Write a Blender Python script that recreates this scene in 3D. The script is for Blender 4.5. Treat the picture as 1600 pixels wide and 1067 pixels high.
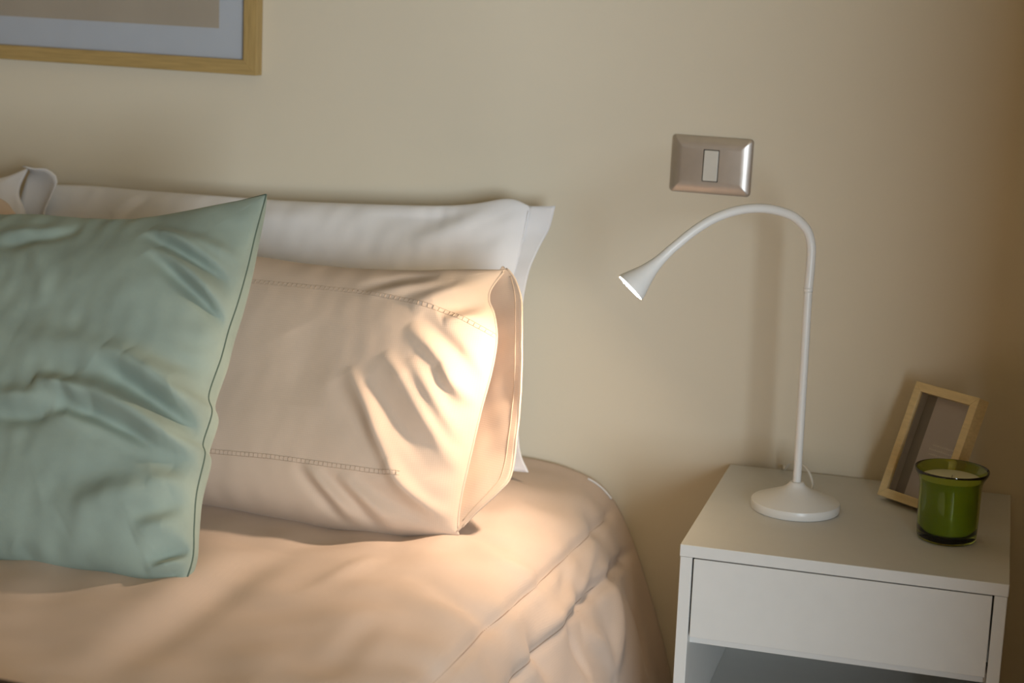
import bpy, bmesh, math, random
import numpy as np
from mathutils import Vector, Matrix

for _o in list(bpy.data.objects):
    bpy.data.objects.remove(_o, do_unlink=True)
SC = bpy.context.scene
COL = SC.collection

# ------------------------------------------------------------------ camera
cam_d = bpy.data.cameras.new('camera')
cam = bpy.data.objects.new('camera', cam_d)
COL.objects.link(cam)
cam_d.sensor_width = 36.0
cam_d.lens = 60.4
cam_d.clip_start = 0.05
_right = Vector((0.9557398, 0.29195109, 0.03641418))
_up = Vector((-0.09355013, 0.18421257, 0.9784243))
_fwd = Vector((-0.27894409, 0.93852559, -0.20337134))
_m = Matrix.Identity(4)
for _i in range(3):
    _m[_i][0], _m[_i][1], _m[_i][2] = _right[_i], _up[_i], -_fwd[_i]
_m[0][3], _m[1][3], _m[2][3] = 0.38302, -2.45369, 1.13196
cam.matrix_world = _m
cam_d.dof.use_dof = True
cam_d.dof.focus_distance = 2.20
cam_d.dof.aperture_fstop = 4.0
SC.camera = cam

# ------------------------------------------------------------------ world, daylight, exposure
world = bpy.data.worlds.new('overcast_sky')
SC.world = world
world.use_nodes = True
_bg = world.node_tree.nodes['Background']
_bg.inputs[0].default_value = (0.78, 0.88, 1.0, 1)
_bg.inputs[1].default_value = 1.0

win_d = bpy.data.lights.new('window_daylight', 'AREA')
win_d.shape = 'RECTANGLE'
win_d.size = 1.4
win_d.size_y = 1.4
win_d.energy = 101.0
win_d.color = (0.80, 0.91, 1.0)
win = bpy.data.objects.new('window_daylight', win_d)
COL.objects.link(win)
win.location = (1.90, -3.58, 0.80)
win.rotation_euler = (math.radians(90), 0, 0)      # shines towards +Y, into the room

SC.view_settings.view_transform = 'Standard'
SC.view_settings.look = 'None'
SC.view_settings.gamma = 1.0
SC.view_settings.use_curve_mapping = False
SC.view_settings.exposure = 0.12
SPOT_ENERGY = 6.9
LENS_EMISSION = 195.0
LAMP_COLOR = (1.0, 0.75, 0.58)

BEIGE = {'top': [(-0.0575, 0.3494), (0.0169, 0.3462), (0.1039, 0.3452), (0.1883, 0.3497), (0.2521, 0.3569), (0.3153, 0.3632)],
 'bottom': [(-0.0408, -0.0077), (0.0465, -0.0129), (0.1318, -0.0172), (0.205, -0.0149), (0.2584, -0.009), (0.309, -0.0009)],
 'right': [(0.309, -0.0009), (0.3044, 0.0164), (0.3035, 0.0548), (0.3079, 0.1157), (0.3119, 0.1684), (0.3178, 0.2217), (0.318, 0.2659),
           (0.3091, 0.2989), (0.2988, 0.3177), (0.2996, 0.3357), (0.3153, 0.3632)],
 'flap': [(0.3059, 0.0021), (0.324, 0.0284), (0.3521, 0.0645), (0.3626, 0.0881), (0.3605, 0.1415), (0.3559, 0.2111), (0.3486, 0.2812),
          (0.3433, 0.321), (0.3332, 0.3453), (0.3207, 0.3614), (0.3107, 0.3669)],
 'creases': [('r', 0.01, 0.011, [(0.1458, 0.1917), (0.1788, 0.1499), (0.2052, 0.1028), (0.232, 0.0616), (0.2669, 0.0286)]),
             ('v', 0.007, 0.014, [(0.1309, 0.1727), (0.167, 0.1244), (0.1968, 0.089), (0.2177, 0.0616)]),
             ('r', 0.009, 0.01, [(0.1904, 0.218), (0.228, 0.1784), (0.2622, 0.1347), (0.2876, 0.0993), (0.3059, 0.0635)]),
             ('v', 0.006, 0.014, [(0.1769, 0.1861), (0.2144, 0.1424), (0.2454, 0.103), (0.2724, 0.0638)]),
             ('r', 0.007, 0.01, [(0.2259, 0.2172), (0.2569, 0.177), (0.2883, 0.1376), (0.3135, 0.1022)]),
             ('v', 0.004, 0.01, [(0.2214, 0.1907), (0.2557, 0.1469), (0.2838, 0.1116)]),
             ('r', 0.008, 0.009, [(0.262, 0.2104), (0.295, 0.1827), (0.3297, 0.1642)]),
             ('v', 0.008, 0.011, [(0.2248, 0.2765), (0.263, 0.2469), (0.2981, 0.2174), (0.3237, 0.1797)]),
             ('r', 0.007, 0.01, [(0.2141, 0.2597), (0.2511, 0.2327), (0.2813, 0.2011), (0.2998, 0.1644)]),
             ('r', 0.011, 0.012, [(0.209, 0.2892), (0.2586, 0.3166), (0.3084, 0.3402)]),
             ('v', 0.012, 0.014, [(0.2455, 0.2872), (0.2806, 0.3027), (0.3228, 0.317)]),
             ('r', 0.007, 0.008, [(0.2567, 0.2742), (0.2905, 0.2861), (0.3217, 0.2907)]),
             ('v', 0.006, 0.009, [(0.1294, 0.3034), (0.1879, 0.3272), (0.2353, 0.3375)]),
             ('r', 0.006, 0.009, [(0.1435, 0.2975), (0.2042, 0.3171), (0.2558, 0.334)]),
             ('v', 0.007, 0.009, [(0.0951, 0.0576), (0.1384, 0.0164), (0.1728, -0.0183)]),
             ('r', 0.007, 0.01, [(0.1086, 0.0592), (0.1489, 0.0237), (0.19, -0.0144)]),
             ('v', 0.007, 0.009, [(0.1325, 0.0534), (0.1796, 0.0189), (0.2127, -0.0166)]),
             ('r', 0.006, 0.01, [(0.1559, 0.0501), (0.2074, 0.0138), (0.2345, -0.0139)]),
             ('r', 0.009, 0.01, [(0.2186, 0.077), (0.2416, 0.0475), (0.2761, 0.0264), (0.3205, 0.0168)]),
             ('v', 0.006, 0.012, [(0.178, 0.0527), (0.2293, 0.0258), (0.2832, 0.0105)]),
             ('r', 0.006, 0.008, [(0.2925, 0.1125), (0.3062, 0.0719), (0.3191, 0.0358)]),
             ('v', 0.004, 0.03, [(0.0615, 0.2365), (0.088, 0.1947), (0.0901, 0.1334)])],
 'st_top': [(-0.0317, 0.301), (0.0494, 0.3009), (0.1337, 0.3002), (0.2081, 0.2944), (0.2638, 0.2854), (0.3171, 0.2694)],
 'st_bot': [(-0.0132, 0.0602), (0.0563, 0.0621), (0.1114, 0.0615), (0.1658, 0.061), (0.2194, 0.0613), (0.2386, 0.0627)]}
WHITE = {'top': [(-0.4214, 0.392), (-0.3298, 0.3922), (-0.2397, 0.3914), (-0.1187, 0.3918), (-0.0007, 0.3923), (0.1244, 0.3963), (0.2459, 0.4022),
         (0.305, 0.4092), (0.3581, 0.4206), (0.3922, 0.4117)],
 'right': [(0.3991, 0.0257), (0.3851, 0.0944), (0.3793, 0.1875), (0.3765, 0.2904), (0.3852, 0.3474), (0.3922, 0.4117)],
 'flange': [(0.4291, 0.0264), (0.4111, 0.0691), (0.3929, 0.1888), (0.3963, 0.2874), (0.4096, 0.3466), (0.4229, 0.3859), (0.4297, 0.4144)],
 'creases': [('r', 0.008, 0.02, [(0.2261, 0.3427), (0.2822, 0.3733), (0.3373, 0.4071)]),
             ('v', 0.008, 0.02, [(0.143, 0.3676), (0.2218, 0.3828), (0.3135, 0.4017)]),
             ('v', 0.006, 0.015, [(0.1955, 0.3479), (0.2622, 0.3764), (0.3184, 0.402)]),
             ('r', 0.006, 0.012, [(-0.2735, 0.3455), (-0.2483, 0.3672), (-0.2284, 0.3864)]),
             ('v', 0.005, 0.012, [(-0.2566, 0.3428), (-0.2315, 0.3644), (-0.2119, 0.3856)]),
             ('r', 0.004, 0.02, [(-0.1815, 0.3582), (-0.0738, 0.3563), (0.0812, 0.3725)]),
             ('v', 0.005, 0.01, [(0.3854, 0.3163), (0.3892, 0.3536), (0.3949, 0.3909)])]}
TEAL = {'top': [(-0.1844, 0.4625), (-0.1266, 0.4654), (-0.0402, 0.4658), (0.0243, 0.4712), (0.0804, 0.4862), (0.131, 0.5025), (0.1645, 0.5137),
         (0.1901, 0.5232)],
 'bottom': [(-0.0241, -0.0046), (0.028, -0.0008), (0.1059, 0.0017), (0.1757, -0.0022), (0.2228, -0.002)],
 'right': [(0.2228, -0.002), (0.2242, 0.0368), (0.215, 0.0748), (0.2064, 0.1167), (0.204, 0.1642), (0.197, 0.1801), (0.1978, 0.2198),
           (0.1871, 0.2424), (0.1899, 0.2919), (0.1897, 0.3304), (0.1919, 0.3706), (0.192, 0.4191), (0.1902, 0.4656), (0.1901, 0.5232)],
 'creases': [('f', 0.015, 0.02, [(0.0388, 0.1992), (0.1194, 0.1782), (0.181, 0.1575), (0.2696, 0.1535)]),
             ('r', 0.009, 0.011, [(0.018, 0.1684), (0.089, 0.1649), (0.1484, 0.1504), (0.2425, 0.1327)]),
             ('f', 0.011, 0.018, [(0.07, 0.2534), (0.1456, 0.2193), (0.2076, 0.1964), (0.2646, 0.1866)]),
             ('r', 0.01, 0.014, [(0.1072, 0.2607), (0.1851, 0.2303), (0.2585, 0.2087)]),
             ('r', 0.009, 0.01, [(-0.004, 0.208), (0.0462, 0.2034), (0.0786, 0.1869)]),
             ('f', 0.006, 0.016, [(-0.0632, 0.171), (-0.0018, 0.1745), (0.0467, 0.1883)]),
             ('r', 0.005, 0.02, [(-0.0501, 0.2651), (0.0422, 0.2573), (0.1307, 0.2546)]),
             ('f', 0.008, 0.012, [(0.0845, 0.4087), (0.1467, 0.3717), (0.1855, 0.3457), (0.2455, 0.302)]),
             ('f', 0.006, 0.01, [(0.0624, 0.4375), (0.1172, 0.4187), (0.1917, 0.388)]),
             ('r', 0.005, 0.01, [(0.084, 0.4402), (0.1406, 0.4296), (0.2109, 0.4126)]),
             ('f', 0.008, 0.009, [(0.182, 0.0014), (0.2218, 0.0221), (0.2658, 0.0448)]),
             ('f', 0.007, 0.008, [(0.2014, -0.0082), (0.23, 0.0109), (0.2699, 0.03)]),
             ('r', 0.006, 0.007, [(0.2149, -0.0125), (0.2393, 0.0015), (0.2679, 0.0145)]),
             ('v', 0.007, 0.01, [(0.181, 0.0182), (0.2209, 0.042), (0.2627, 0.0614)]),
             ('r', 0.007, 0.014, [(0.1603, 0.045), (0.2029, 0.0693), (0.2594, 0.0874)]),
             ('v', 0.005, 0.014, [(0.1529, 0.0692), (0.1975, 0.0875), (0.2542, 0.1056)]),
             ('r', 0.006, 0.012, [(0.1655, 0.1105), (0.2126, 0.1211), (0.2549, 0.1326)]),
             ('v', 0.005, 0.012, [(-0.1482, 0.3885), (-0.08, 0.4091), (-0.0277, 0.4337)]),
             ('r', 0.004, 0.012, [(-0.1464, 0.4108), (-0.0842, 0.4216), (-0.0415, 0.4334)]),
             ('r', 0.003, 0.014, [(-0.1131, 0.4238), (-0.0604, 0.3779), (-0.0241, 0.3098)]),
             ('v', 0.01, 0.012, [(0.0091, 0.0127), (0.0258, -0.0009), (0.0422, -0.0238)]),
             ('r', 0.006, 0.02, [(0.0763, 0.0436), (0.1319, 0.0824), (0.1871, 0.1084)]),
             ('v', 0.005, 0.025, [(0.0383, 0.0804), (0.0984, 0.108), (0.1609, 0.126)])]}
DUVET = {'prof': [(-2.3, 0.425), (-0.33, 0.425), (-0.29, 0.4225), (-0.249, 0.4165), (-0.1985, 0.399), (-0.167, 0.366), (-0.14, 0.314), (-0.117, 0.256),
          (-0.093, 0.188), (-0.069, 0.102), (-0.05, 0.004)],
 'creases': [('v', 0.01, 0.03, [(-0.131, -0.4587), (-0.1455, -0.6004), (-0.1509, -0.7187), (-0.1488, -0.862), (-0.1504, -1.0066)]),
             ('r', 0.01, 0.045, [(-0.1671, -0.5427), (-0.1899, -0.6576), (-0.2008, -0.8249), (-0.1922, -0.9985)]),
             ('r', 0.004, 0.015, [(-0.031, -0.4897), (-0.038, -0.5805), (-0.0547, -0.6971)]),
             ('v', 0.006, 0.015, [(0.0352, -0.3735), (0.0817, -0.3855), (0.1129, -0.3912)]),
             ('r', 0.006, 0.018, [(0.0604, -0.4134), (0.1189, -0.4376), (0.1641, -0.4081)]),
             ('v', 0.006, 0.02, [(0.0311, -0.5631), (0.1182, -0.6037), (0.1749, -0.5666)]),
             ('r', 0.006, 0.025, [(0.0387, -0.6275), (0.1172, -0.6593), (0.1764, -0.6507)]),
             ('v', 0.006, 0.02, [(0.0622, -0.9119), (0.0555, -0.7901), (0.0535, -0.7072)]),
             ('v', 0.008, 0.012, [(0.2537, 0.0162), (0.242, -0.1958), (0.2299, -0.3978)]),
             ('v', 0.007, 0.012, [(0.2314, -0.4064), (0.2742, -0.4002), (0.3191, -0.3941)]),
             ('r', 0.01, 0.018, [(0.2212, -0.319), (0.2182, -0.4418), (0.2238, -0.509)]),
             ('r', 0.01, 0.02, [(0.2593, -0.3556), (0.3058, -0.2926), (0.3578, -0.2797)]),
             ('r', 0.012, 0.018, [(0.2214, -0.1775), (0.2985, -0.2095), (0.3643, -0.2798)]),
             ('v', 0.01, 0.02, [(0.2653, -0.1058), (0.3525, -0.1145), (0.4161, -0.148)]),
             ('r', 0.006, 0.012, [(0.1833, -0.1703), (0.212, -0.2633), (0.2372, -0.3276)]),
             ('v', 0.006, 0.01, [(0.1767, -0.2793), (0.194, -0.3425), (0.2063, -0.3994)]),
             ('v', 0.006, 0.015, [(0.2042, -0.5367), (0.2484, -0.5134), (0.272, -0.5116)])],
 'seam': [(0.1767, 0.0009), (0.1827, -0.0818), (0.1764, -0.2271), (0.1689, -0.4483), (0.1589, -0.6145), (0.155, -0.7676)],
 'seam2': [(0.2537, 0.0162), (0.242, -0.1958), (0.2299, -0.3978)],
 'white_edge_pts': [(0.1248, -0.024), (0.1433, -0.0199), (0.1633, -0.0162)]}
# ------------------------------------------------------------------ material helpers
def new_mat(name, base, rough=0.6, metallic=0.0, spec=0.5, sheen=0.0, sheen_tint=None):
    m = bpy.data.materials.new(name)
    m.use_nodes = True
    p = m.node_tree.nodes['Principled BSDF']
    p.inputs['Base Color'].default_value = (*base, 1)
    p.inputs['Roughness'].default_value = rough
    p.inputs['Metallic'].default_value = metallic
    p.inputs['Specular IOR Level'].default_value = spec
    if sheen:
        p.inputs['Sheen Weight'].default_value = sheen
        p.inputs['Sheen Roughness'].default_value = 0.4
        if sheen_tint:
            p.inputs['Sheen Tint'].default_value = (*sheen_tint, 1)
    return m, m.node_tree.nodes, m.node_tree.links, p

def vary(m, base, amount=0.06, scale=6.0, detail=3.0, stretch=(1, 1, 1), hue=None):
    """Mottle a base colour with noise in object space."""
    N, Lk = m.node_tree.nodes, m.node_tree.links
    p = N['Principled BSDF']
    tc = N.new('ShaderNodeTexCoord')
    mp = N.new('ShaderNodeMapping')
    mp.inputs['Scale'].default_value = stretch
    nz = N.new('ShaderNodeTexNoise')
    nz.inputs['Scale'].default_value = scale
    nz.inputs['Detail'].default_value = detail
    rp = N.new('ShaderNodeValToRGB')
    a = tuple(max(0, c * (1 - amount)) for c in base)
    b = tuple(min(1, c * (1 + amount)) for c in (hue or base))
    rp.color_ramp.elements[0].position = 0.3
    rp.color_ramp.elements[1].position = 0.7
    rp.color_ramp.elements[0].color = (*a, 1)
    rp.color_ramp.elements[1].color = (*b, 1)
    Lk.new(tc.outputs['Object'], mp.inputs['Vector'])
    Lk.new(mp.outputs['Vector'], nz.inputs['Vector'])
    Lk.new(nz.outputs['Fac'], rp.inputs['Fac'])
    Lk.new(rp.outputs['Color'], p.inputs['Base Color'])
    return mp

def bump(m, scale=900.0, strength=0.12, dist=0.0006, kind='noise', detail=2.0):
    N, Lk = m.node_tree.nodes, m.node_tree.links
    p = N['Principled BSDF']
    tc = N.new('ShaderNodeTexCoord')
    bp = N.new('ShaderNodeBump')
    bp.inputs['Strength'].default_value = strength
    bp.inputs['Distance'].default_value = dist
    if kind == 'weave':
        w1 = N.new('ShaderNodeTexWave'); w2 = N.new('ShaderNodeTexWave')
        w1.bands_direction = 'X'; w2.bands_direction = 'Z'
        for w in (w1, w2):
            w.inputs['Scale'].default_value = scale
            w.inputs['Distortion'].default_value = 1.5
            w.inputs['Detail'].default_value = 2.0
            Lk.new(tc.outputs['Object'], w.inputs['Vector'])
        mx = N.new('ShaderNodeMath'); mx.operation = 'ADD'
        Lk.new(w1.outputs['Fac'], mx.inputs[0]); Lk.new(w2.outputs['Fac'], mx.inputs[1])
        Lk.new(mx.outputs[0], bp.inputs['Height'])
    else:
        nz = N.new('ShaderNodeTexNoise')
        nz.inputs['Scale'].default_value = scale
        nz.inputs['Detail'].default_value = detail
        Lk.new(tc.outputs['Object'], nz.inputs['Vector'])
        Lk.new(nz.outputs['Fac'], bp.inputs['Height'])
    Lk.new(bp.outputs['Normal'], p.inputs['Normal'])

def cloth_mat(name, base, sheen=0.15, amount=0.04, weave=120.0):
    m, N, Lk, p = new_mat(name, base, rough=0.92, spec=0.15, sheen=sheen)
    vary(m, base, amount, 9.0, 4.0)
    bump(m, weave, 0.10, 0.0004, 'weave')
    return m

M = {}
M['wall'], *_ = new_mat('wall_paint', (0.71, 0.64, 0.505), 0.85, spec=0.2)
vary(M['wall'], (0.71, 0.64, 0.505), 0.025, 3.0, 5.0)
bump(M['wall'], 260.0, 0.10, 0.0008, detail=3.0)
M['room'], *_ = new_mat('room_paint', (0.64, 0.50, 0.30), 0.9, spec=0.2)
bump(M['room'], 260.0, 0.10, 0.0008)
M['ceiling'], *_ = new_mat('ceiling_paint', (0.70, 0.59, 0.40), 0.9, spec=0.2)
bump(M['ceiling'], 200.0, 0.1, 0.0008)
M['floor'], *_ = new_mat('floor_wood', (0.17, 0.10, 0.055), 0.5)
vary(M['floor'], (0.17, 0.10, 0.055), 0.25, 5.0, 6.0, (1, 9, 1))
M['white_cotton'] = cloth_mat('white_cotton', (0.78, 0.775, 0.78))
M['beige_cotton'] = cloth_mat('beige_cotton', (0.62, 0.49, 0.385))
M['beige_thread'] = cloth_mat('beige_thread', (0.53, 0.41, 0.31))
M['duvet_cotton'] = cloth_mat('duvet_cotton', (0.61, 0.49, 0.405))
M['duvet_thread'] = cloth_mat('duvet_thread', (0.40, 0.29, 0.22))
M['velvet'], *_ = new_mat('teal_velvet', (0.285, 0.355, 0.312), 0.85, spec=0.2, sheen=0.18, sheen_tint=(0.9, 0.95, 0.85))
vary(M['velvet'], (0.285, 0.355, 0.312), 0.12, 14.0, 6.0, (1, 1, 1))
bump(M['velvet'], 1100.0, 0.25, 0.0006, detail=4.0)
M['velvet_thread'], *_ = new_mat('velvet_thread', (0.10, 0.14, 0.11), 0.9)
bump(M['velvet_thread'], 800, 0.1, 0.0003)
M['white_laminate'], *_ = new_mat('white_laminate', (0.625, 0.615, 0.58), 0.42, spec=0.35)
vary(M['white_laminate'], (0.625, 0.615, 0.58), 0.012, 40.0, 3.0)
bump(M['white_laminate'], 700.0, 0.04, 0.0003)
M['white_lacquer'], *_ = new_mat('white_lacquer', (0.76, 0.75, 0.72), 0.32, spec=0.5)
vary(M['white_lacquer'], (0.76, 0.75, 0.72), 0.01, 30.0)
M['cord'], *_ = new_mat('white_cord', (0.72, 0.70, 0.64), 0.5)
vary(M['cord'], (0.72, 0.70, 0.64), 0.02, 30.0)
M['satin_metal'], *_ = new_mat('satin_metal', (0.62, 0.585, 0.545), 0.36, metallic=0.8)
vary(M['satin_metal'], (0.62, 0.585, 0.545), 0.03, 60.0)
bump(M['satin_metal'], 1500.0, 0.05, 0.0002)
M['switch_white'], *_ = new_mat('switch_plastic', (0.72, 0.70, 0.64), 0.4)
vary(M['switch_white'], (0.72, 0.70, 0.64), 0.015, 60.0)
M['dark_gap'], *_ = new_mat('dark_gap', (0.05, 0.045, 0.04), 0.8)
vary(M['dark_gap'], (0.05, 0.045, 0.04), 0.1, 40.0)

def wood(name, base, stretch, amount=0.13, scale=18.0, rough=0.5):
    m, N, Lk, p = new_mat(name, base, rough, spec=0.3)
    vary(m, base, amount, scale, 6.0, stretch)
    bump(m, 300, 0.06, 0.0004)
    return m
M['pine_h'] = wood('pale_wood_rail', (0.43, 0.30, 0.12), (1, 8, 14))
M['pine_v'] = wood('pale_wood_stile', (0.43, 0.30, 0.12), (14, 8, 1))
M['birch'] = wood('birch_wood', (0.66, 0.51, 0.27), (2, 8, 12), 0.09)
M['dark_wood'] = wood('dark_wood', (0.055, 0.028, 0.014), (1, 10, 10), 0.3)
M['mat_board'], *_ = new_mat('mat_board', (0.50, 0.52, 0.55), 0.9, spec=0.2)
vary(M['mat_board'], (0.50, 0.52, 0.55), 0.015, 30.0)
M['print_paper'], *_ = new_mat('print_paper', (0.43, 0.365, 0.285), 0.85, spec=0.2)
vary(M['print_paper'], (0.43, 0.365, 0.285), 0.03, 12.0)
M['card'], *_ = new_mat('card_paper', (0.56, 0.53, 0.55), 0.8)
vary(M['card'], (0.56, 0.53, 0.55), 0.03, 30.0)
M['backing_shadow'], *_ = new_mat('backing_shadow', (0.21, 0.19, 0.18), 0.7)
vary(M['backing_shadow'], (0.21, 0.19, 0.18), 0.08, 30.0)
M['card_ink'], *_ = new_mat('card_ink', (0.72, 0.70, 0.69), 0.8)
vary(M['card_ink'], (0.72, 0.70, 0.69), 0.02, 30.0)
M['wax'], *_ = new_mat('candle_wax', (0.68, 0.66, 0.46), 0.5)
vary(M['wax'], (0.68, 0.66, 0.46), 0.02, 30.0)
M['wick'], *_ = new_mat('wick', (0.55, 0.50, 0.38), 0.9)
vary(M['wick'], (0.55, 0.50, 0.38), 0.1, 90.0)

def pane_mat(name, tint=(1, 1, 1), gloss=0.08):
    m = bpy.data.materials.new(name); m.use_nodes = True
    N, Lk = m.node_tree.nodes, m.node_tree.links
    N.remove(N['Principled BSDF'])
    tr = N.new('ShaderNodeBsdfTransparent'); tr.inputs[0].default_value = (*tint, 1)
    gl = N.new('ShaderNodeBsdfGlossy'); gl.inputs['Roughness'].default_value = 0.03
    fr = N.new('ShaderNodeFresnel'); fr.inputs['IOR'].default_value = 1.3
    mx = N.new('ShaderNodeMixShader')
    Lk.new(fr.outputs[0], mx.inputs[0])
    Lk.new(tr.outputs[0], mx.inputs[1]); Lk.new(gl.outputs[0], mx.inputs[2])
    Lk.new(mx.outputs[0], N['Material Output'].inputs[0])
    return m
M['pane'] = pane_mat('clear_pane')
M['green_glass'], _N, _L, _p = new_mat('green_glass', (0.46, 0.56, 0.08), 0.04)
_p.inputs['Transmission Weight'].default_value = 1.0
_p.inputs['IOR'].default_value = 1.45
vary(M['green_glass'], (0.46, 0.56, 0.08), 0.03, 20.0)

def emit_mat(name, color, strength):
    m = bpy.data.materials.new(name); m.use_nodes = True
    N, Lk = m.node_tree.nodes, m.node_tree.links
    N.remove(N['Principled BSDF'])
    e = N.new('ShaderNodeEmission')
    e.inputs[0].default_value = (*color, 1); e.inputs[1].default_value = strength
    Lk.new(e.outputs[0], N['Material Output'].inputs[0])
    return m
M['lens'] = emit_mat('lamp_lens', (1.0, 0.76, 0.48), LENS_EMISSION)

# ------------------------------------------------------------------ object helpers
def tag(o, label=None, cat=None, group=None, kind=None):
    if label: o['label'] = label
    if cat: o['category'] = cat
    if group: o['group'] = group
    if kind: o['kind'] = kind
    return o

def empty(name, loc=(0, 0, 0), rot=(0, 0, 0)):
    o = bpy.data.objects.new(name, None)
    COL.objects.link(o)
    o.location = loc; o.rotation_euler = rot
    o.empty_display_size = 0.05
    return o

def obj(name, verts, faces, mat, parent=None, smooth=False):
    me = bpy.data.meshes.new(name)
    me.from_pydata([tuple(map(float, v)) for v in verts], [], [tuple(int(i) for i in f) for f in faces])
    if smooth:
        me.polygons.foreach_set('use_smooth', [True] * len(me.polygons))
    me.materials.append(M[mat])
    me.update()
    o = bpy.data.objects.new(name, me)
    COL.objects.link(o)
    if parent is not None:
        o.parent = parent
    return o

def from_bm(name, bm, mat, parent=None, smooth=False):
    me = bpy.data.meshes.new(name)
    bmesh.ops.recalc_face_normals(bm, faces=bm.faces[:])
    bm.to_mesh(me); bm.free()
    if smooth:
        me.polygons.foreach_set('use_smooth', [True] * len(me.polygons))
    me.materials.append(M[mat])
    o = bpy.data.objects.new(name, me)
    COL.objects.link(o)
    if parent is not None:
        o.parent = parent
    return o

def add_box(bm, x0, x1, y0, y1, z0, z1, bev=0.0, seg=2):
    r = bmesh.ops.create_cube(bm, size=1.0)
    for v in r['verts']:
        v.co.x = x0 + (v.co.x + .5) * (x1 - x0)
        v.co.y = y0 + (v.co.y + .5) * (y1 - y0)
        v.co.z = z0 + (v.co.z + .5) * (z1 - z0)
    if bev:
        es = list({e for v in r['verts'] for e in v.link_edges})
        bmesh.ops.bevel(bm, geom=es, offset=bev, segments=seg, profile=0.5, affect='EDGES')

def box(name, x0, x1, y0, y1, z0, z1, mat, parent=None, bev=0.0, seg=2):
    bm = bmesh.new()
    add_box(bm, x0, x1, y0, y1, z0, z1, bev, seg)
    return from_bm(name, bm, mat, parent)

def spline(pts, n):
    """Catmull-Rom through pts, n samples evenly spaced along the length."""
    P = np.asarray(pts, float)
    if len(P) == 2:
        return P[0] + (P[1] - P[0]) * np.linspace(0, 1, n)[:, None]
    Q = np.vstack([2 * P[0] - P[1], P, 2 * P[-1] - P[-2]])
    out = []
    for i in range(len(P) - 1):
        p0, p1, p2, p3 = Q[i:i + 4]
        t = np.linspace(0, 1, 20, endpoint=False)[:, None]
        out.append(.5 * (2 * p1 + (p2 - p0) * t + (2 * p0 - 5 * p1 + 4 * p2 - p3) * t ** 2 + (3 * p1 - p0 - 3 * p2 + p3) * t ** 3))
    D = np.vstack(out + [P[-1:]])
    L = np.r_[0, np.cumsum(np.linalg.norm(np.diff(D, axis=0), axis=1))]
    s = np.linspace(0, L[-1], n)
    return np.stack([np.interp(s, L, D[:, k]) for k in range(D.shape[1])], -1)

def tube_data(pts, radii, seg=12, cap=True):
    P = np.asarray(pts, float); n = len(P)
    R = np.full(n, radii, float) if np.isscalar(radii) else np.asarray(radii, float)
    T = np.gradient(P, axis=0); T /= np.linalg.norm(T, axis=1)[:, None] + 1e-12
    up = np.array([0, 1.0, 0]) if abs(T[0][1]) < .9 else np.array([1.0, 0, 0])
    nrm = np.cross(T[0], up); nrm /= np.linalg.norm(nrm)
    V, F = [], []
    for i in range(n):
        nrm = nrm - T[i] * (nrm @ T[i]); nrm /= np.linalg.norm(nrm)
        b = np.cross(T[i], nrm)
        for k in range(seg):
            a = 2 * math.pi * k / seg
            V.append(P[i] + R[i] * (math.cos(a) * nrm + math.sin(a) * b))
    for i in range(n - 1):
        for k in range(seg):
            k2 = (k + 1) % seg
            F.append((i * seg + k, i * seg + k2, (i + 1) * seg + k2, (i + 1) * seg + k))
    if cap:
        F.append(tuple(range(seg))[::-1]); F.append(tuple((n - 1) * seg + k for k in range(seg)))
    return V, F

def tube(name, pts, radii, mat, parent=None, seg=12, n=None):
    if n: pts = spline(pts, n)
    V, F = tube_data(pts, radii, seg)
    return obj(name, V, F, mat, parent, True)

def lathe(name, prof, mat, parent=None, seg=64, closed=False, sharp=40):
    V, F = [], []
    for r, z in prof:
        for k in range(seg):
            a = 2 * math.pi * k / seg
            V.append((r * math.cos(a), r * math.sin(a), z))
    n = len(prof)
    for i in range(n - 1 + (1 if closed else 0)):
        j = (i + 1) % n
        for k in range(seg):
            k2 = (k + 1) % seg
            F.append((i * seg + k, i * seg + k2, j * seg + k2, j * seg + k))
    if not closed:
        if prof[0][0] > 1e-5: F.append(tuple(range(seg))[::-1])
        if prof[-1][0] > 1e-5: F.append(tuple((n - 1) * seg + k for k in range(seg)))
    bm = bmesh.new()
    vs = [bm.verts.new(v) for v in V]
    for f in F:
        try: bm.faces.new([vs[i] for i in f])
        except ValueError: pass
    bmesh.ops.remove_doubles(bm, verts=bm.verts[:], dist=1e-6)
    o = from_bm(name, bm, mat, parent, True)
    o.data.set_sharp_from_angle(angle=math.radians(sharp))
    return o

RNG = np.random.default_rng(7)
def waves(A, B, freq, n=14, seed=0, aniso=(1, 1)):
    """Smooth pseudo-noise: a sum of sinusoids with random directions, in about [-1, 1]."""
    r = np.random.default_rng(seed)
    out = np.zeros_like(A)
    for _ in range(n):
        th = r.uniform(0, 2 * math.pi); f = freq * r.uniform(.5, 1.5)
        out += np.sin(2 * math.pi * f * (math.cos(th) * A * aniso[0] + math.sin(th) * B * aniso[1]) + r.uniform(0, 6.28))
    return out / math.sqrt(n)

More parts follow.
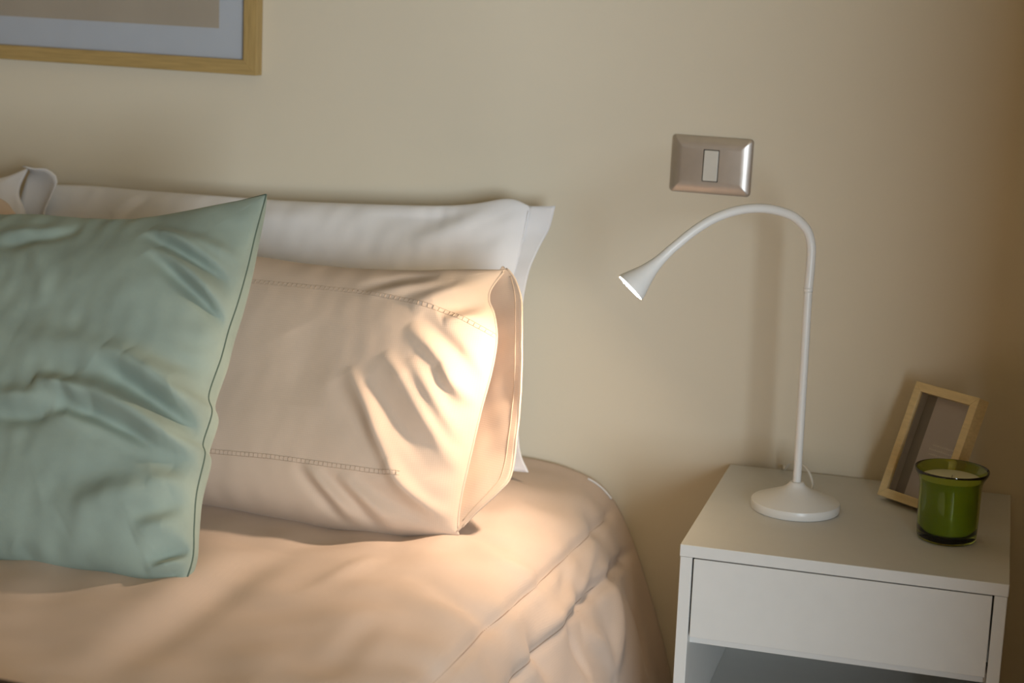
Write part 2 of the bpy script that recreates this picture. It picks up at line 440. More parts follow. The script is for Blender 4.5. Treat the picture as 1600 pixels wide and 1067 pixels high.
def crease_disp(A, B, creases):
    """Sum of ridges ('r'), valleys ('v') and overhanging folds ('f') along polylines, tapering at their ends."""
    out = np.zeros_like(A)
    for kind, amp, w, pts in creases:
        C = spline(pts, 26)
        best = np.full(A.shape, 1e9); tt = np.zeros_like(A)
        sel = (A > C[:, 0].min() - 3 * w) & (A < C[:, 0].max() + 3 * w) & (B > C[:, 1].min() - 3 * w) & (B < C[:, 1].max() + 3 * w)
        if not sel.any(): continue
        a, b = A[sel], B[sel]
        bd = np.full(a.shape, 1e9); bt = np.zeros_like(a); bs = np.zeros_like(a)
        for i in range(len(C) - 1):
            p, d = C[i], C[i + 1] - C[i]
            L2 = d @ d + 1e-12
            t = np.clip(((a - p[0]) * d[0] + (b - p[1]) * d[1]) / L2, 0, 1)
            dd = np.hypot(a - p[0] - t * d[0], b - p[1] - t * d[1])
            m = dd < bd
            bs[m] = np.sign(d[0] * (b - p[1]) - d[1] * (a - p[0]))[m]; bd[m] = dd[m]; bt[m] = (i + t[m]) / (len(C) - 1)
        tap = np.clip(np.sin(math.pi * np.clip(bt, 0, 1)), 0, 1) ** .8
        val = amp * np.exp(-(bd / w) ** 2) * tap
        if kind == 'f':                       # a fold that hangs over: high above the line, low below it
            x = bs * bd / w
            out[sel] += amp * 2.33 * x * np.exp(-x * x) * tap
        else:
            out[sel] += val if kind == 'r' else -val
    return out

class Plane:
    """A leaning plane: origin at the foot, a along the width, b up the slope, c out of the front."""
    def __init__(s, O, lean, yaw=0.0):
        s.O = np.array(O, float); c, sn = math.cos(yaw), math.sin(yaw)
        s.ex = np.array([c, sn, 0]); h = np.array([-sn, c, 0])
        s.ez = np.array([0, 0, 1]) * math.cos(lean) + h * math.sin(lean)
        s.n = np.cross(s.ex, s.ez)
    def at(s, a, b, c):
        a, b, c = (np.asarray(v, float)[..., None] for v in (a, b, c))
        return s.O + a * s.ex + b * s.ez + c * s.n

def coons(bot, top, left, right, u, v):
    """bot/top sampled at u, left/right sampled at v -> grid [len(v), len(u), 2]."""
    U, V = u[None, :, None], v[:, None, None]
    P = (1 - V) * bot[None] + V * top[None] + (1 - U) * left[:, None] + U * right[:, None]
    P -= (1 - U) * (1 - V) * bot[0] + U * (1 - V) * bot[-1] + (1 - U) * V * top[0] + U * V * top[-1]
    return P

def sample(curve, s):
    D = spline(curve, 200)
    x = np.linspace(0, 1, 200)
    return np.stack([np.interp(s, x, D[:, k]) for k in range(2)], -1)

def spread(n, k=.75):
    t = np.linspace(0, 1, n)
    return (1 - k) * t + k * (.5 - .5 * np.cos(math.pi * t))

class Cushion:
    """A filled cloth bag: outline curves in its own plane, thickness, wrinkles; one closed mesh."""
    def __init__(s, name, plane, bot, top, left, right, mat, parent, tf, tb, nu=150, nv=110, creases=(), seed=1,
                 lump=.004, pucker=.004, sag=.25, pw=2.6, qu=.5, qv=.5, wr=.0012, extra=None, qr=None, qb=None, camp=1.0, peak=.5):
        u, v = spread(nu), spread(nv)
        P = coons(sample(bot, u), sample(top, u), sample(left, v), sample(right, v), u, v)
        A, B = P[..., 0], P[..., 1]
        U, V = np.meshgrid(u, v)
        Up = U ** (math.log(.5) / math.log(peak))
        fu = np.clip(1 - np.abs(2 * Up - 1) ** pw, 0, 1) ** np.where(Up > .5, qr or qu, qu)
        fv = np.clip(1 - np.abs(2 * V - 1) ** pw, 0, 1) ** qv
        prof = fu * fv * (1 + sag * (.5 - V))
        edge = np.minimum(np.minimum(U, 1 - U), np.minimum(V, 1 - V))
        near = np.exp(-(edge / .06) ** 1.3)
        rim = np.clip(edge / .012, 0, 1)
        # gathers that run off the seams
        su = np.where(np.minimum(U, 1 - U) < np.minimum(V, 1 - V), B, A)
        pk = np.sin(2 * math.pi * su * 22 + 2.2 * waves(A, B, 5, seed=seed + 3)) * .6 + waves(A, B, 16, seed=seed + 4) * .5
        cf = tf * prof + rim * (lump * waves(A, B, 4.0, seed=seed) * prof + pucker * near * pk * np.clip(prof * 2, 0, 1)
                                + wr * waves(A, B, 26, seed=seed + 5, aniso=(1, .6)) * np.clip(prof, 0, 1))
        cf = cf + np.clip(edge / .05, 0, 1) ** .8 * camp * crease_disp(A, B, creases)
        if extra is not None:
            cf = cf + rim * extra(A, B, U, V)
        cf = np.maximum(cf, .0005 * rim)
        bprof = prof if qb is None else np.clip(fu, 0, 1) ** (qb / qu) * np.clip(fv, 0, 1) ** (qb / qv)
        cb = -(tb * bprof + rim * lump * waves(A, B, 4.0, seed=seed + 9) * prof)
        cb = np.minimum(cb, -.0005 * rim)
        s.plane, s.A, s.B, s.C, s.P = plane, A, B, cf, P
        front = plane.at(A, B, cf).reshape(-1, 3)
        back = plane.at(A, B, cb).reshape(-1, 3)
        n = nu * nv
        idx = np.arange(n).reshape(nv, nu)
        bidx = idx + n
        bidx[0, :], bidx[-1, :], bidx[:, 0], bidx[:, -1] = idx[0, :], idx[-1, :], idx[:, 0], idx[:, -1]
        q = np.stack([idx[:-1, :-1], idx[:-1, 1:], idx[1:, 1:], idx[1:, :-1]], -1).reshape(-1, 4)
        r = np.stack([bidx[:-1, :-1], bidx[1:, :-1], bidx[1:, 1:], bidx[:-1, 1:]], -1).reshape(-1, 4)
        allv = np.vstack([front, back]); F = np.vstack([q, r])
        used = np.unique(F); re = np.zeros(2 * n, int); re[used] = np.arange(len(used))
        s.obj = obj(name, allv[used], re[F], mat, parent, True)
    def on(s, a, b, lift=0.0):
        """World point on the front at plane position (a, b)."""
        d = (s.A - a) ** 2 + (s.B - b) ** 2
        k = np.argpartition(d.ravel(), 4)[:4]
        w = 1 / (d.ravel()[k] + 1e-9)
        c = (s.C.ravel()[k] * w).sum() / w.sum()
        return s.plane.at(a, b, c + lift)
    def rim(s, side, c=0.0):
        g = {'right': s.P[:, -1], 'left': s.P[:, 0], 'top': s.P[-1], 'bottom': s.P[0]}[side]
        return s.plane.at(g[:, 0], g[:, 1], np.full(len(g), c))

def sheet(name, grid, thick, mat, parent):
    """A cloth sheet from a [m, n, 3] grid of points, with real thickness."""
    m, n = grid.shape[:2]
    du = np.gradient(grid, axis=1); dv = np.gradient(grid, axis=0)
    N = np.cross(du, dv); N /= np.linalg.norm(N, axis=-1)[..., None] + 1e-12
    V = np.vstack([(grid + N * thick / 2).reshape(-1, 3), (grid - N * thick / 2).reshape(-1, 3)])
    idx = np.arange(m * n).reshape(m, n); k = m * n
    F = []
    for i in range(m - 1):
        for j in range(n - 1):
            a, b, c, d = idx[i, j], idx[i, j + 1], idx[i + 1, j + 1], idx[i + 1, j]
            F.append((a, b, c, d)); F.append((a + k, d + k, c + k, b + k))
    ring = list(idx[0, :]) + list(idx[1:, -1]) + list(idx[-1, ::-1][1:]) + list(idx[::-1, 0][1:-1])
    for i in range(len(ring)):
        a, b = ring[i], ring[(i + 1) % len(ring)]
        F.append((b, a, a + k, b + k))
    return obj(name, V, F, mat, parent, True)

# ------------------------------------------------------------------ the room
RX0, RX1, RY0, RH = -2.9, 2.9, -3.6, 2.6
def struct(o): return tag(o, kind='structure')
struct(box('floor', RX0 - .1, RX1 + .1, RY0 - .1, 0.1, -.1, 0, 'floor'))
struct(box('ceiling', RX0 - .1, RX1 + .1, RY0 - .1, 0.1, RH, RH + .1, 'ceiling'))
struct(box('wall_back', RX0, 0.64, 0, .1, 0, RH, 'wall'))
struct(box('wall_right_occluder', 0.64, RX1, -1.2, .1, 0, RH, 'room'))          # unseen corner block beside the bed, sized to block daylight on the right
struct(box('wall_far_right', RX1, RX1 + .1, RY0, .1, 0, RH, 'room'))
struct(box('wall_left', RX0 - .1, RX0, RY0, .1, 0, RH, 'room'))
WX0, WX1, WZ0, WZ1 = 1.2, 2.6, .1, 1.5
bm = bmesh.new()
add_box(bm, RX0, WX0, RY0 - .1, RY0, 0, RH)
add_box(bm, WX1, RX1, RY0 - .1, RY0, 0, RH)
add_box(bm, WX0, WX1, RY0 - .1, RY0, 0, WZ0)
add_box(bm, WX0, WX1, RY0 - .1, RY0, WZ1, RH)
struct(from_bm('wall_front', bm, 'room'))
w1 = struct(empty('window_1', ((WX0 + WX1) / 2, RY0, WZ0)))
for nm, a in (('window_frame', (-.7, -.64, 0, 1.4)), ('window_frame', (.64, .7, 0, 1.4)), ('window_frame', (-.64, .64, 0, .06)),
              ('window_frame', (-.64, .64, 1.34, 1.4)), ('mullion', (-.03, .03, .06, 1.34))):
    box(nm, a[0], a[1], -.09, -.04, a[2], a[3], 'white_laminate', w1, .004)
box('pane', -.64, -.03, -.07, -.064, .06, 1.34, 'pane', w1)
box('pane', .03, .64, -.07, -.064, .06, 1.34, 'pane', w1)

# ------------------------------------------------------------------ duvet on the bed
PR = np.array(DUVET['prof'])
S_ = np.r_[0, np.cumsum(np.hypot(*np.diff(PR, axis=0).T))]; S_ -= S_[1]
_fine = spline(PR[1:], 300)
_fs = np.linspace(0, S_[-1], 300)
def duvet_base(s):
    """Cross-section of the bed: point and outward normal at arc length s from x = -0.33."""
    x = np.where(s < 0, -.33 + s, np.interp(s, _fs, _fine[:, 0]))
    z = np.where(s < 0, .425, np.interp(s, _fs, _fine[:, 1]))
    e = 2e-3
    x2 = np.where(s + e < 0, -.33 + s + e, np.interp(s + e, _fs, _fine[:, 0])); z2 = np.where(s + e < 0, .425, np.interp(s + e, _fs, _fine[:, 1]))
    x1 = np.where(s - e < 0, -.33 + s - e, np.interp(s - e, _fs, _fine[:, 0])); z1 = np.where(s - e < 0, .425, np.interp(s - e, _fs, _fine[:, 1]))
    tx, tz = x2 - x1, z2 - z1
    L = np.hypot(tx, tz) + 1e-12
    return x, z, -tz / L, tx / L
def duvet_lift(s, y):
    d = crease_disp(s, y, DUVET['creases'])
    d += .004 * waves(s, y, 2.2, seed=21) + .0016 * waves(s, y, 9, seed=22)
    side = np.clip((s - .20) / .2, 0, 1)
    d += side * .010 * np.sin(2 * math.pi * y * 4.2 + 1.5 * waves(s, y, 1.5, seed=23)) * np.clip(-y / .25, 0, 1)
    for cv, dep in ((DUVET['seam'], .006), (DUVET['seam2'], .005)):
        c = np.array(cv); o = np.argsort(c[:, 1]); ss = np.interp(y, c[o, 1], c[o, 0])
        d -= dep * np.exp(-((s - ss) / .008) ** 2)
        d += .0035 * np.exp(-((s - ss) / .03) ** 2) * waves(s * .2, y, 14, seed=24)
    # softly pressed down where the pillows sit
    d -= .008 * np.exp(-((y + .40) / .10) ** 2) * np.clip((.02 - s) / .05, 0, 1)
    return np.where(y > -.06, d * np.clip((-y - .012) / .05, 0, 1), d)
def duvet_point(s, y, lift=0.0):
    s = np.asarray(s, float); y = np.asarray(y, float)
    x, z, nx, nz = duvet_base(s)
    d = duvet_lift(s, y) + lift
    return np.stack([x + nx * d, y, np.maximum(z + nz * d, .003)], -1)
sv = np.r_[np.linspace(-1.9, -.75, 40, endpoint=False), np.linspace(-.75, S_[-1], 260)]
yv = np.r_[-.012 - np.linspace(0, 1.15, 230, endpoint=False), -1.162 - np.linspace(0, .8, 40)]
SS, YY = np.meshgrid(sv, yv)
G = duvet_point(SS, YY)
duvet = empty('duvet', (-1.2, -1.0, 0))
tag(duvet, 'beige cotton duvet spread over the bed and hanging down its side', 'duvet')
m_, n_ = G.shape[:2]
V = G.reshape(-1, 3) - np.array([-1.2, -1.0, 0])
idx = np.arange(m_ * n_).reshape(m_, n_)
F = np.stack([idx[:-1, :-1], idx[1:, :-1], idx[1:, 1:], idx[:-1, 1:]], -1).reshape(-1, 4)
ring = list(idx[0, :]) + list(idx[1:, -1]) + list(idx[-1, ::-1][1:]) + list(idx[::-1, 0][1:-1])
low = V[ring].copy(); low[:, 2] = 0.0
V2 = np.vstack([V, low]); k0 = len(V)
F2 = [tuple(f) for f in F] + [(ring[i], ring[(i + 1) % len(ring)], k0 + (i + 1) % len(ring), k0 + i) for i in range(len(ring))]
obj('cover', V2, F2, 'duvet_cotton', duvet, True)
def on_duvet(pts, n, lift=.0006):
    c = spline(pts, n)
    return duvet_point(c[:, 0], c[:, 1], lift) - np.array([-1.2, -1.0, 0])
def ext(c):
    c = sorted(c, key=lambda p: -p[1]); c = [p for p in c if p[1] < -.02]
    return c + [(c[-1][0] - .003, -.95), (c[-1][0] - .004, -1.4)]
tube('border_seam', on_duvet(ext(DUVET['seam']), 240, -.0004), .0011, 'duvet_thread', duvet, 6)
tube('border_seam', on_duvet(ext(DUVET['seam2']), 240, -.0004), .0011, 'duvet_thread', duvet, 6)
tube('white_edge', on_duvet([(.120, -.024), (.1433, -.0225), (.167, -.021)], 24, .0015), .0016, 'white_cotton', duvet, 8)  # short thin white tube along the duvet near the wall

# ------------------------------------------------------------------ white pillow against the wall
W = Plane((-.7, -.15, .415), .22)
white = empty('pillow', (-.7, -.15, .425))
tag(white, 'long plain white pillow standing against the wall behind the beige pillow', 'pillow', 'white pillows along the wall')
def rel(o, root):
    """Meshes are laid out in world space; bring them under their thing's base."""
    o.parent = root
    o.data.transform(Matrix.Translation(-Vector(root.location)))
    return o
wtop = [(-.42, .388)] + WHITE['top'][1:]
wbot = [(-.415, .0), (-.2, -.004), (.1, -.004), (.30, .004), WHITE['right'][0]]
wleft = [(-.415, .0), (-.407, .15), (-.411, .30), (-.42, .388)]
wc = Cushion('case', W, wbot, wtop, wleft, WHITE['right'], 'white_cotton', None, .062, .050, 150, 90, WHITE['creases'], seed=31,
             lump=.006, pucker=.003, sag=.35, wr=.001)
rel(wc.obj, white)
v = spread(60, .3)
inner = sample(WHITE['right'], v); outer = sample(WHITE['flange'], v)
t = np.linspace(0, 1, 9)[None, :, None]
Gf = inner[:, None] * (1 - t) + outer[:, None] * t
Gf[:, 0, 0] -= .006
cc = .006 * np.sin(v * 19)[:, None] * np.linspace(0, 1, 9)[None] + .0015 * waves(Gf[..., 0], Gf[..., 1], 20, seed=5)
rel(sheet('flange', W.at(Gf[..., 0], Gf[..., 1], cc), .002, 'white_cotton', None), white)
sm = sample(WHITE['right'], np.linspace(.02, .98, 80))
rel(tube('flange_stitch', W.at(sm[:, 0] - .001, sm[:, 1], np.full(80, .0035)), .0009, 'white_cotton', None, 6), white)

# second white pillow further left, its open end towards the first
W2 = Plane((-1.15, -.2, .415), .22)
white2 = empty('pillow', (-1.4, -.2, .425))
tag(white2, 'white pillow cut off by the left edge, its case open towards the long white pillow', 'pillow', 'white pillows along the wall')
wc2 = Cushion('case', W2, [(-.70, 0), (-.3, -.004), (.02, .0)], [(-.70, .39), (-.3, .388), (-.08, .392), (-.0096, .4004), (.0397, .4198)],
              [(-.70, 0), (-.705, .2), (-.70, .39)], [(.02, 0), (.04, .15), (.044, .30), (.0424, .3467), (.027, .3807), (.0397, .4198)],
              'white_cotton', None, .055, .045, 100, 80, [('v', .008, .012, [(.03, .33), (.022, .37), (.034, .41)])], seed=41, lump=.006, pucker=.004)
rel(wc2.obj, white2)
v = np.linspace(0, 1, 50)
inner = sample([(.0, .02), (.01, .2), (.02, .34), (.03, .40), (.0397, .4198)], v)
outer = sample([(.045, .02), (.062, .2), (.0711, .34), (.082, .375), (.094, .4036), (.078, .4184), (.058, .4175), (.0397, .4198)], v)
Gf = inner[:, None] * (1 - t) + outer[:, None] * t
tt_ = np.linspace(0, 1, 9)[None]
cc = -.035 * np.sin(math.pi * tt_) * (1 - v[:, None] ** 3) - .012 + .03 * v[:, None] ** 4 * tt_
rel(sheet('open_cuff', W2.at(Gf[..., 0], Gf[..., 1], cc), .0022, 'white_cotton', None), white2)

# ------------------------------------------------------------------ beige pillow with an open hemmed end
B = Plane((-.6, -.395, .42), .41)
beige = empty('pillow', (-.6, -.395, .425))
tag(beige, 'beige cotton pillow with ladder-stitched hems, its open end lit by the lamp', 'pillow', 'beige pillows')
btop = [(-.44, .345), (-.25, .342)] + BEIGE['top']
bbot = [(-.44, .0), (-.25, -.006)] + BEIGE['bottom']
bleft = [(-.44, .0), (-.425, .17), (-.44, .345)]
bc = Cushion('case', B, bbot, btop, bleft, BEIGE['right'], 'beige_cotton', None, .088, .062, 260, 170, BEIGE['creases'], seed=53,
             lump=.0008, pucker=.002, sag=.30, pw=3.0, wr=.0003, qr=.66, peak=.68, camp=1.15)
rel(bc.obj, beige)
v = np.linspace(0, 1, 80)
outer = sample(BEIGE['flap'], v)
inner = sample([(.27, -.002), (.26, .06), (.27, .15), (.275, .25), (.275, .33), (.3107, .3669)], v)
t = np.linspace(0, 1, 22)[None, :, None]
Gf = inner[:, None] * (1 - t) + outer[:, None] * t
tt_ = np.linspace(0, 1, 22)[None]
arch = np.sin(math.pi * v)[:, None]
cc = -.055 * (1 - tt_) * arch - .017 * arch * tt_ + .004 * tt_ * np.sin(v * 9 + .6)[:, None] + .001 * waves(Gf[..., 0], Gf[..., 1], 18, seed=8)
flapG = B.at(Gf[..., 0], Gf[..., 1], cc)
rel(sheet('end_flap', flapG, .0024, 'beige_cotton', None), beige)
hemG = flapG[:, 19] * .3 + flapG[:, 18] * .7 + B.n * .0014
rel(tube('hem_stitch', hemG[4:-4], .0008, 'beige_thread', None, 6), beige)
rel(tube('hem_edge', flapG[2:-1, -1], .0016, 'beige_cotton', None, 8), beige)
# the rolled lip of the front layer
lip = spline(BEIGE['right'], 90)
rel(tube('front_lip', B.at(lip[2:-1, 0], lip[2:-1, 1], np.full(87, .0008)), .0019, 'beige_cotton', None, 8), beige)

def ladder(curve, cush, gap, n, root, mat):
    """Ladder stitching: two rows of thread with small rungs between them, one part."""
    c = spline(curve, n)
    tang = np.gradient(c, axis=0); tang /= np.linalg.norm(tang, axis=1)[:, None]
    nor = np.stack([-tang[:, 1], tang[:, 0]], -1)
    V, F = [], []
    def put(pts, r):
        a, b = tube_data(pts, r, 5); k = len(V); V.extend(a); F.extend([tuple(i + k for i in f) for f in b])
    hi = np.array([cush.on(*p, .0002) for p in c + nor * gap / 2]); lo = np.array([cush.on(*p, .0002) for p in c - nor * gap / 2])
    put(hi, .0005); put(lo, .0005)
    for i in range(0, n, 2):
        put(np.array([lo[i], (lo[i] + hi[i]) / 2 + cush.plane.n * .0003, hi[i]]), .0006)
    o = rel(obj('ladder_stitch', V, F, mat, None, True), root)
    return o
ladder([(-.12, .302)] + BEIGE['st_top'], bc, .0055, 130, beige, 'beige_thread')
ladder([(-.10, .060)] + BEIGE['st_bot'], bc, .0055, 110, beige, 'beige_thread')

# a second beige pillow, nearly all of it behind the cushion
B2 = Plane((-1.3, -.41, .42), .36)
beige2 = empty('pillow', (-1.35, -.41, .425))
tag(beige2, 'beige pillow of which only a corner peeks out above the cushion at the left edge', 'pillow', 'beige pillows')
bc2 = Cushion('case', B2, [(-.45, 0), (-.1, -.004), (.26, 0)], [(-.45, .405), (-.1, .402), (.10, .408), (.19, .410), (.246, .402), (.274, .381)],
              [(-.45, 0), (-.44, .2), (-.45, .405)], [(.26, 0), (.268, .17), (.278, .32), (.274, .381)], 'beige_cotton', None, .07, .06, 80, 60, (), seed=61)
rel(bc2.obj, beige2)

# ------------------------------------------------------------------ teal velvet cushion
T = Plane((-.75, -.715, .42), .593)
teal = empty('cushion', (-.8, -.715, .425))
tag(teal, 'large square sea-green velvet cushion leaning against the beige pillow', 'cushion')
L_ = -.315
ttop = [(L_, .515), (-.26, .487)] + TEAL['top']
tbot = [(L_, .0), (-.18, -.004)] + TEAL['bottom']
tleft = [(L_, .0), (L_ + .03, .15), (L_ + .03, .36), (L_, .515)]
tc = Cushion('cover', T, tbot, ttop, tleft, TEAL['right'], 'velvet', None, .085, .085, 230, 230, TEAL['creases'], seed=71,
             lump=.005, pucker=.0045, sag=.25, pw=2.4, wr=.0007, qb=.30, camp=2.0)
rel(tc.obj, teal)
for side in ('right', 'top', 'bottom', 'left'):
    g = tc.rim(side)
    mid = T.at(-.05, .25, 0)
    rel(tube('seam', g, .0013, 'velvet_thread', None, 6), teal)

# ------------------------------------------------------------------ tray at the bottom left
tray = empty('serving_tray', (-.655, -1.257, .4425), (0, 0, math.radians(-4)))
tag(tray, 'dark brown wooden tray on the duvet, just its edge in the bottom left corner', 'tray')
box('tray_base', -.2, .2, -.14, .14, .0, .008, 'dark_wood', tray, .002)
for a in ((-.2, .2, .128, .14), (-.2, .2, -.14, -.128), (-.2, -.188, -.128, .128), (.188, .2, -.128, .128)):
    box('tray_rim', a[0], a[1], a[2], a[3], .008, .03, 'dark_wood', tray, .003)

# ------------------------------------------------------------------ nightstand
ns = empty('nightstand', (0, -.0089, 0), (0, 0, .0149))
tag(ns, 'white laminate nightstand with one drawer above an open shelf', 'nightstand')
NW, ND, NT, NH = .4, .3996, .0157, .45
box('top', 0, NW, -ND, 0, NH - NT, NH, 'white_laminate', ns, .0009)
box('side_panel', .0008, .0160, -ND + .001, -.001, 0, NH - NT - .0004, 'white_laminate', ns, .0008)
box('side_panel', NW - .0160, NW - .0008, -ND + .001, -.001, 0, NH - NT - .0004, 'white_laminate', ns, .0008)
box('back_panel', .0160, NW - .0160, -.012, -.004, .05, NH - NT, 'white_laminate', ns)
box('shelf', .0160, NW - .0160, -ND + .004, -.012, .160, .178, 'white_laminate', ns, .0008)
box('plinth', .0160, NW - .0160, -ND + .03, -ND + .045, 0, .05, 'white_laminate', ns, .0008)
dr = empty('drawer'); dr.parent = ns
box('drawer_front', .0182, NW - .0182, -ND + .001, -ND + .016, .3285, NH - NT - .0016, 'white_laminate', dr, .0008)
bm = bmesh.new()
for a in ((.030, .040, -ND + .016, -.03, .345, .425), (NW - .040, NW - .030, -ND + .016, -.03, .345, .425),
          (.040, NW - .040, -.04, -.03, .345, .425), (.030, NW - .030, -ND + .016, -.03, .339, .345)):
    add_box(bm, *a)
from_bm('drawer_box', bm, 'white_laminate', dr)
box('rail', .0160, NW - .0160, -ND + .0165, -ND + .030, .3155, .338, 'white_laminate', ns, .0008)

# ------------------------------------------------------------------ lamp
LB = np.array([.1209, -.1967, .45])
lamp = empty('desk_lamp', tuple(LB))
tag(lamp, 'white gooseneck lamp, switched on, standing on the nightstand', 'lamp')
lathe('base', [(.0, .0), (.0575, .0), (.0592, .001), (.0597, .003), (.0597, .0105), (.0590, .0122), (.0572, .0130), (.050, .0160), (.040, .0200), (.030, .0240),
               (.022, .0275), (.015, .0315), (.0112, .0350), (.0095, .0378), (.0085, .0385), (.0058, .0388), (0, .0388)], 'white_lacquer', lamp, 72, sharp=30)
phi = math.radians(30)
AD = np.array([-math.cos(phi), -math.sin(phi), 0])
def arm(h, z): return AD * h + np.array([0, 0, z - LB[2]])
tube('pole', [arm(0, .486), arm(.0012, .60), arm(.0027, .70), arm(.0036, .752)], .0056, 'white_lacquer', lamp, 20, 40)
arm_pts = [(.0037, .7535), (.0030, .7800), (.0036, .8080), (.0090, .8270), (.0190, .8395), (.0370, .8515), (.0690, .8590), (.1030, .8577), (.1370, .8475), (.1667, .8300), (.1997, .8030)]
tube('gooseneck', [arm(h, z) for h, z in arm_pts], .0061, 'white_lacquer', lamp, 20, 110)
tube('collar', [arm(.0037, .7495), arm(.0037, .7545)], .0063, 'white_lacquer', lamp, 20, 4)
neck = arm(.1960, .8062); tip = arm(.2489, .7551)
ax = (tip - neck) / np.linalg.norm(tip - neck); HL = np.linalg.norm(tip - neck)
prof_out = [(0.0, .0062), (.12, .0064), (.25, .0069), (.38, .0081), (.50, .0099), (.62, .0124), (.74, .0155), (.85, .0185), (.93, .0206), (.98, .0216), (1.0, .0217)]
prof = [(r, t * HL) for t, r in prof_out] + [(.0205, HL), (.0196, HL - .004), (.0180, HL - .010), (.0, HL - .012)]
head = lathe('shade', [(0, 0)] + prof, 'white_lacquer', lamp, 48, sharp=50)
rotq = Vector((0, 0, 1)).rotation_difference(Vector(ax))
head.location = neck; head.rotation_mode = 'QUATERNION'; head.rotation_quaternion = rotq
lens = lathe('lens', [(0, -.0025), (.010, -.0022), (.0185, -.001), (.0197, 0), (.0185, .0006), (0, .0012)], 'lens', lamp, 40)
lens.location = tip - ax * .0010; lens.rotation_mode = 'QUATERNION'; lens.rotation_quaternion = rotq
sp_d = bpy.data.lights.new('lamp_bulb', 'SPOT')
sp_d.energy = SPOT_ENERGY; sp_d.color = LAMP_COLOR
sp_d.spot_size = math.radians(112); sp_d.spot_blend = 1.0
sp_d.shadow_soft_size = .012
sp = bpy.data.objects.new('lamp_bulb', sp_d); COL.objects.link(sp); sp.parent = lamp
sp.location = tip + ax * .016
sp.rotation_mode = 'QUATERNION'; sp.rotation_quaternion = Vector((0, 0, -1)).rotation_difference(Vector(ax))
cw = [(.1290, -.1480, .4560), (.1348, -.1265, .4640), (.1275, -.1150, .4800), (.111, -.090, .4858), (.0939, -.060, .4765), (.083, -.035, .4580), (.078, -.0060, .4520), (.077, -.0045, .40)]
tube('cord', [np.array(p) - LB for p in cw], .0017, 'cord', lamp, 10, 70)

# ------------------------------------------------------------------ small box frame on the nightstand
PW, PH, PD = .1121, .1667, .022
pf = empty('photo_frame', (.2216, -.1074, .4583), (0, 0, -.67084))
tag(pf, 'small pale wooden photo frame leaning back beside the green candle', 'photo frame')
LEAN = .3728
def lean(o):
    o.rotation_euler = (-LEAN, 0, 0); o.parent = pf; return o
fw = .0125
def rail(name, quad, y0, y1, mat):
    """A mitred rail: a four-cornered outline in the frame's plane, from y0 to y1 in depth."""
    bm = bmesh.new()
    a = [bm.verts.new((x, y0, z)) for x, z in quad]; b = [bm.verts.new((x, y1, z)) for x, z in quad]
    bm.faces.new(a); bm.faces.new(b[::-1])
    for i in range(4):
        j = (i + 1) % 4
        bm.faces.new((a[i], b[i], b[j], a[j]))
    bmesh.ops.recalc_face_normals(bm, faces=bm.faces[:])
    bmesh.ops.bevel(bm, geom=bm.edges[:], offset=.0006, segments=1, affect='EDGES')
    return from_bm(name, bm, mat)
def frame_rails(w, h, f, y0, y1, mh, mv, name='frame_rail'):
    return [rail(name, [(0, 0), (w, 0), (w - f, f), (f, f)], y0, y1, mh), rail(name, [(0, h), (f, h - f), (w - f, h - f), (w, h)], y0, y1, mh),
            rail(name, [(0, 0), (f, f), (f, h - f), (0, h)], y0, y1, mv), rail(name, [(w, 0), (w, h), (w - f, h - f), (w - f, f)], y0, y1, mv)]
for o in frame_rails(PW, PH, fw, 0, PD, 'birch', 'birch'): lean(o)
lean(box('backing', fw * .6, PW - fw * .6, PD - .005, PD - .001, fw * .6, PH - fw * .6, 'backing_shadow'))  # dark colour stands in for the shadow band left of the card
lean(box('card', fw + .020, PW - fw, PD - .007, PD - .005, fw, PH - fw, 'card'))
lean(box('pane', fw * .7, PW - fw * .7, .0040, .0052, fw * .7, PH - fw * .7, 'pane'))
lean(box('liner', fw, fw + .0015, .0054, PD - .005, fw, PH - fw, 'card'))
bm = bmesh.new()
rnd = random.Random(4)
for row, (z, x0, x1) in enumerate(((.088, .052, .092), (.0815, .048, .094), (.075, .050, .088))):
    x = x0
    while x < x1:
        wdt = rnd.uniform(.0012, .0028)
        add_box(bm, x, x + wdt, PD - .0073, PD - .0069, z, z + rnd.uniform(.0018, .0028)); x += wdt + .0011
lean(from_bm('faint_print', bm, 'card_ink'))
lean(box('stand', PW * .4, PW * .6, PD - .001, PD + .004, .002, .11, 'dark_wood', None, .001))

# ------------------------------------------------------------------ candle in green glass
cd = empty('candle', (.3232, -.2460, .45))
tag(cd, 'candle in a dark green flared glass, standing in front of the photo frame', 'candle')
glass = [(0, .0), (.034, .0), (.0370, .002), (.0382, .006), (.0388, .020), (.0390, .050), (.0392, .070), (.0402, .0775), (.0430, .084), (.0462, .0895), (.0472, .0925), (.0468, .0940),
         (.0455, .0936), (.0440, .0905), (.0408, .0850), (.0378, .0785), (.0366, .070), (.0364, .050), (.0362, .020), (.0355, .0125), (.033, .0105), (0, .0100)]
lathe('glass_cup', glass, 'green_glass', cd, 72, sharp=50)
lathe('wax', [(0, .0104), (.0325, .0108), (.0350, .0130), (.0357, .020), (.0359, .050), (.0361, .070), (.0372, .0785), (.0385, .0815), (.037, .0822), (.004, .0816), (0, .0816)], 'wax', cd, 64)
tube('wick', [(0, 0, .079), (.0005, 0, .083), (.0012, .0005, .0855)], .0009, 'wick', cd, 8, 8)

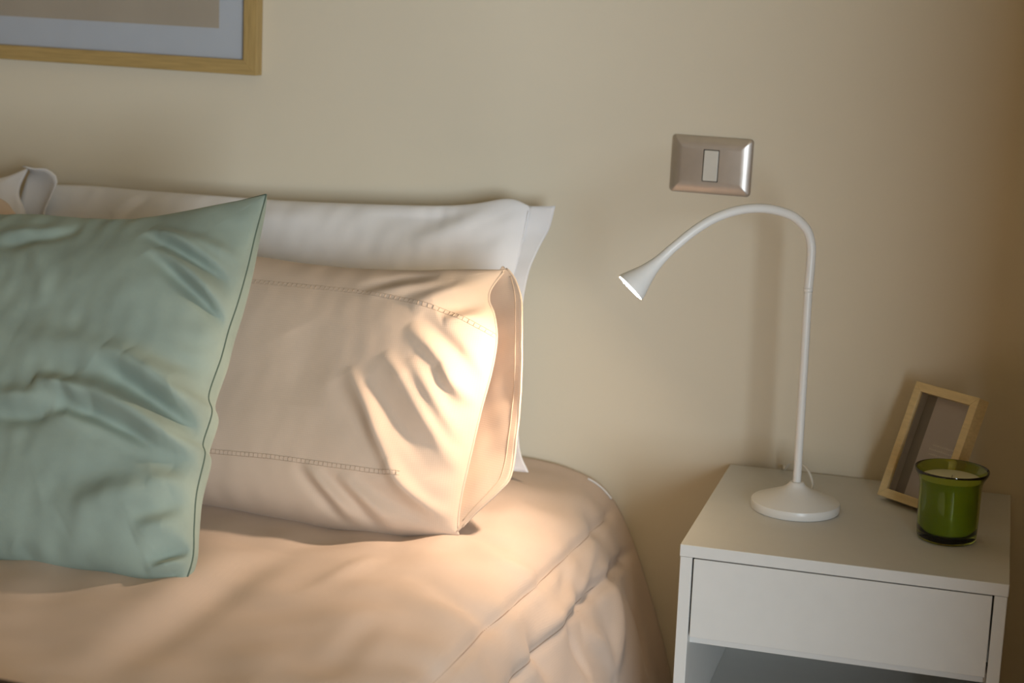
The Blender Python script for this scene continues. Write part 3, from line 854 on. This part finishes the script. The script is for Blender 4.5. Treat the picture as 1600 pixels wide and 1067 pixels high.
# ------------------------------------------------------------------ light switch
sw = empty('light_switch', (-.0562, 0, .8873), (0, .010, 0))
tag(sw, 'satin metal light switch plate with a single rocker, on the wall', 'light switch')
def plate(w, h, steps, r, hole=None):
    """Rounded rectangle lofted outwards from the wall: steps of (inset, height)."""
    V, F = [], []; K = 40
    def ring(w, h, r, y):
        out = []
        for cx, cz, a0 in ((w - r, h - r, 0), (-w + r, h - r, 90), (-w + r, -h + r, 180), (w - r, -h + r, 270)):
            for k in range(K // 4):
                a = math.radians(a0 + 90 * k / (K // 4 - 1))
                out.append((cx + r * math.cos(a), y, cz + r * math.sin(a)))
        return out
    for ins, y in steps:
        V += ring(w / 2 - ins, h / 2 - ins, max(.0015, r - ins * .6), -y)
    n = len(steps)
    if hole:
        V += ring(hole[0] / 2, hole[1] / 2, .0008, -steps[-1][1]); V += ring(hole[0] / 2, hole[1] / 2, .0008, -steps[-1][1] + .004); n += 2
    for i in range(n - 1):
        for k in range(K):
            k2 = (k + 1) % K
            F.append((i * K + k, i * K + k2, (i + 1) * K + k2, (i + 1) * K + k))
    if not hole: F.append(tuple((n - 1) * K + k for k in range(K)))
    return V, F
V, F = plate(.118, .083, [(0, 0), (0, .0022), (.0008, .0032), (.003, .0046), (.006, .0062), (.009, .0074), (.0125, .0082), (.017, .0086)], .006, (.0232, .0462))
o = obj('cover_plate', V, F, 'satin_metal', sw, True); o.data.set_sharp_from_angle(angle=math.radians(35))
box('gap', -.0118, .0118, -.0060, -.0010, -.0233, .0233, 'dark_gap', sw)
bm = bmesh.new(); add_box(bm, -.0104, .0104, -.0098, -.0062, -.0219, .0219, .0010)
for vtx in bm.verts:
    if vtx.co.y < -.008: vtx.co.y += .0012 * vtx.co.z / .0219
from_bm('rocker', bm, 'switch_white', sw)

# ------------------------------------------------------------------ picture on the wall
PCW, PCH, PCF = .92, .66, .0225
pic = empty('picture_frame', (-.7645 - PCW, 0, .9806 + .010 * PCW), (0, .010, 0))
tag(pic, 'large picture in a thin pale wooden frame with white mat, above the bed', 'picture')
for o in frame_rails(PCW, PCH, PCF, -.0215, -.001, 'pine_h', 'pine_v'): o.parent = pic
box('mat_board', PCF * .6, PCW - PCF * .6, -.0120, -.0090, PCF * .6, PCH - PCF * .6, 'mat_board', pic)
box('print', .068, PCW - .068, -.0124, -.01195, .068, PCH - .068, 'print_paper', pic)
box('pane', PCF * .6, PCW - PCF * .6, -.0150, -.0138, PCF * .6, PCH - PCF * .6, 'pane', pic)
box('backing', PCF * .3, PCW - PCF * .3, -.0089, -.0012, PCF * .3, PCH - PCF * .3, 'print_paper', pic)
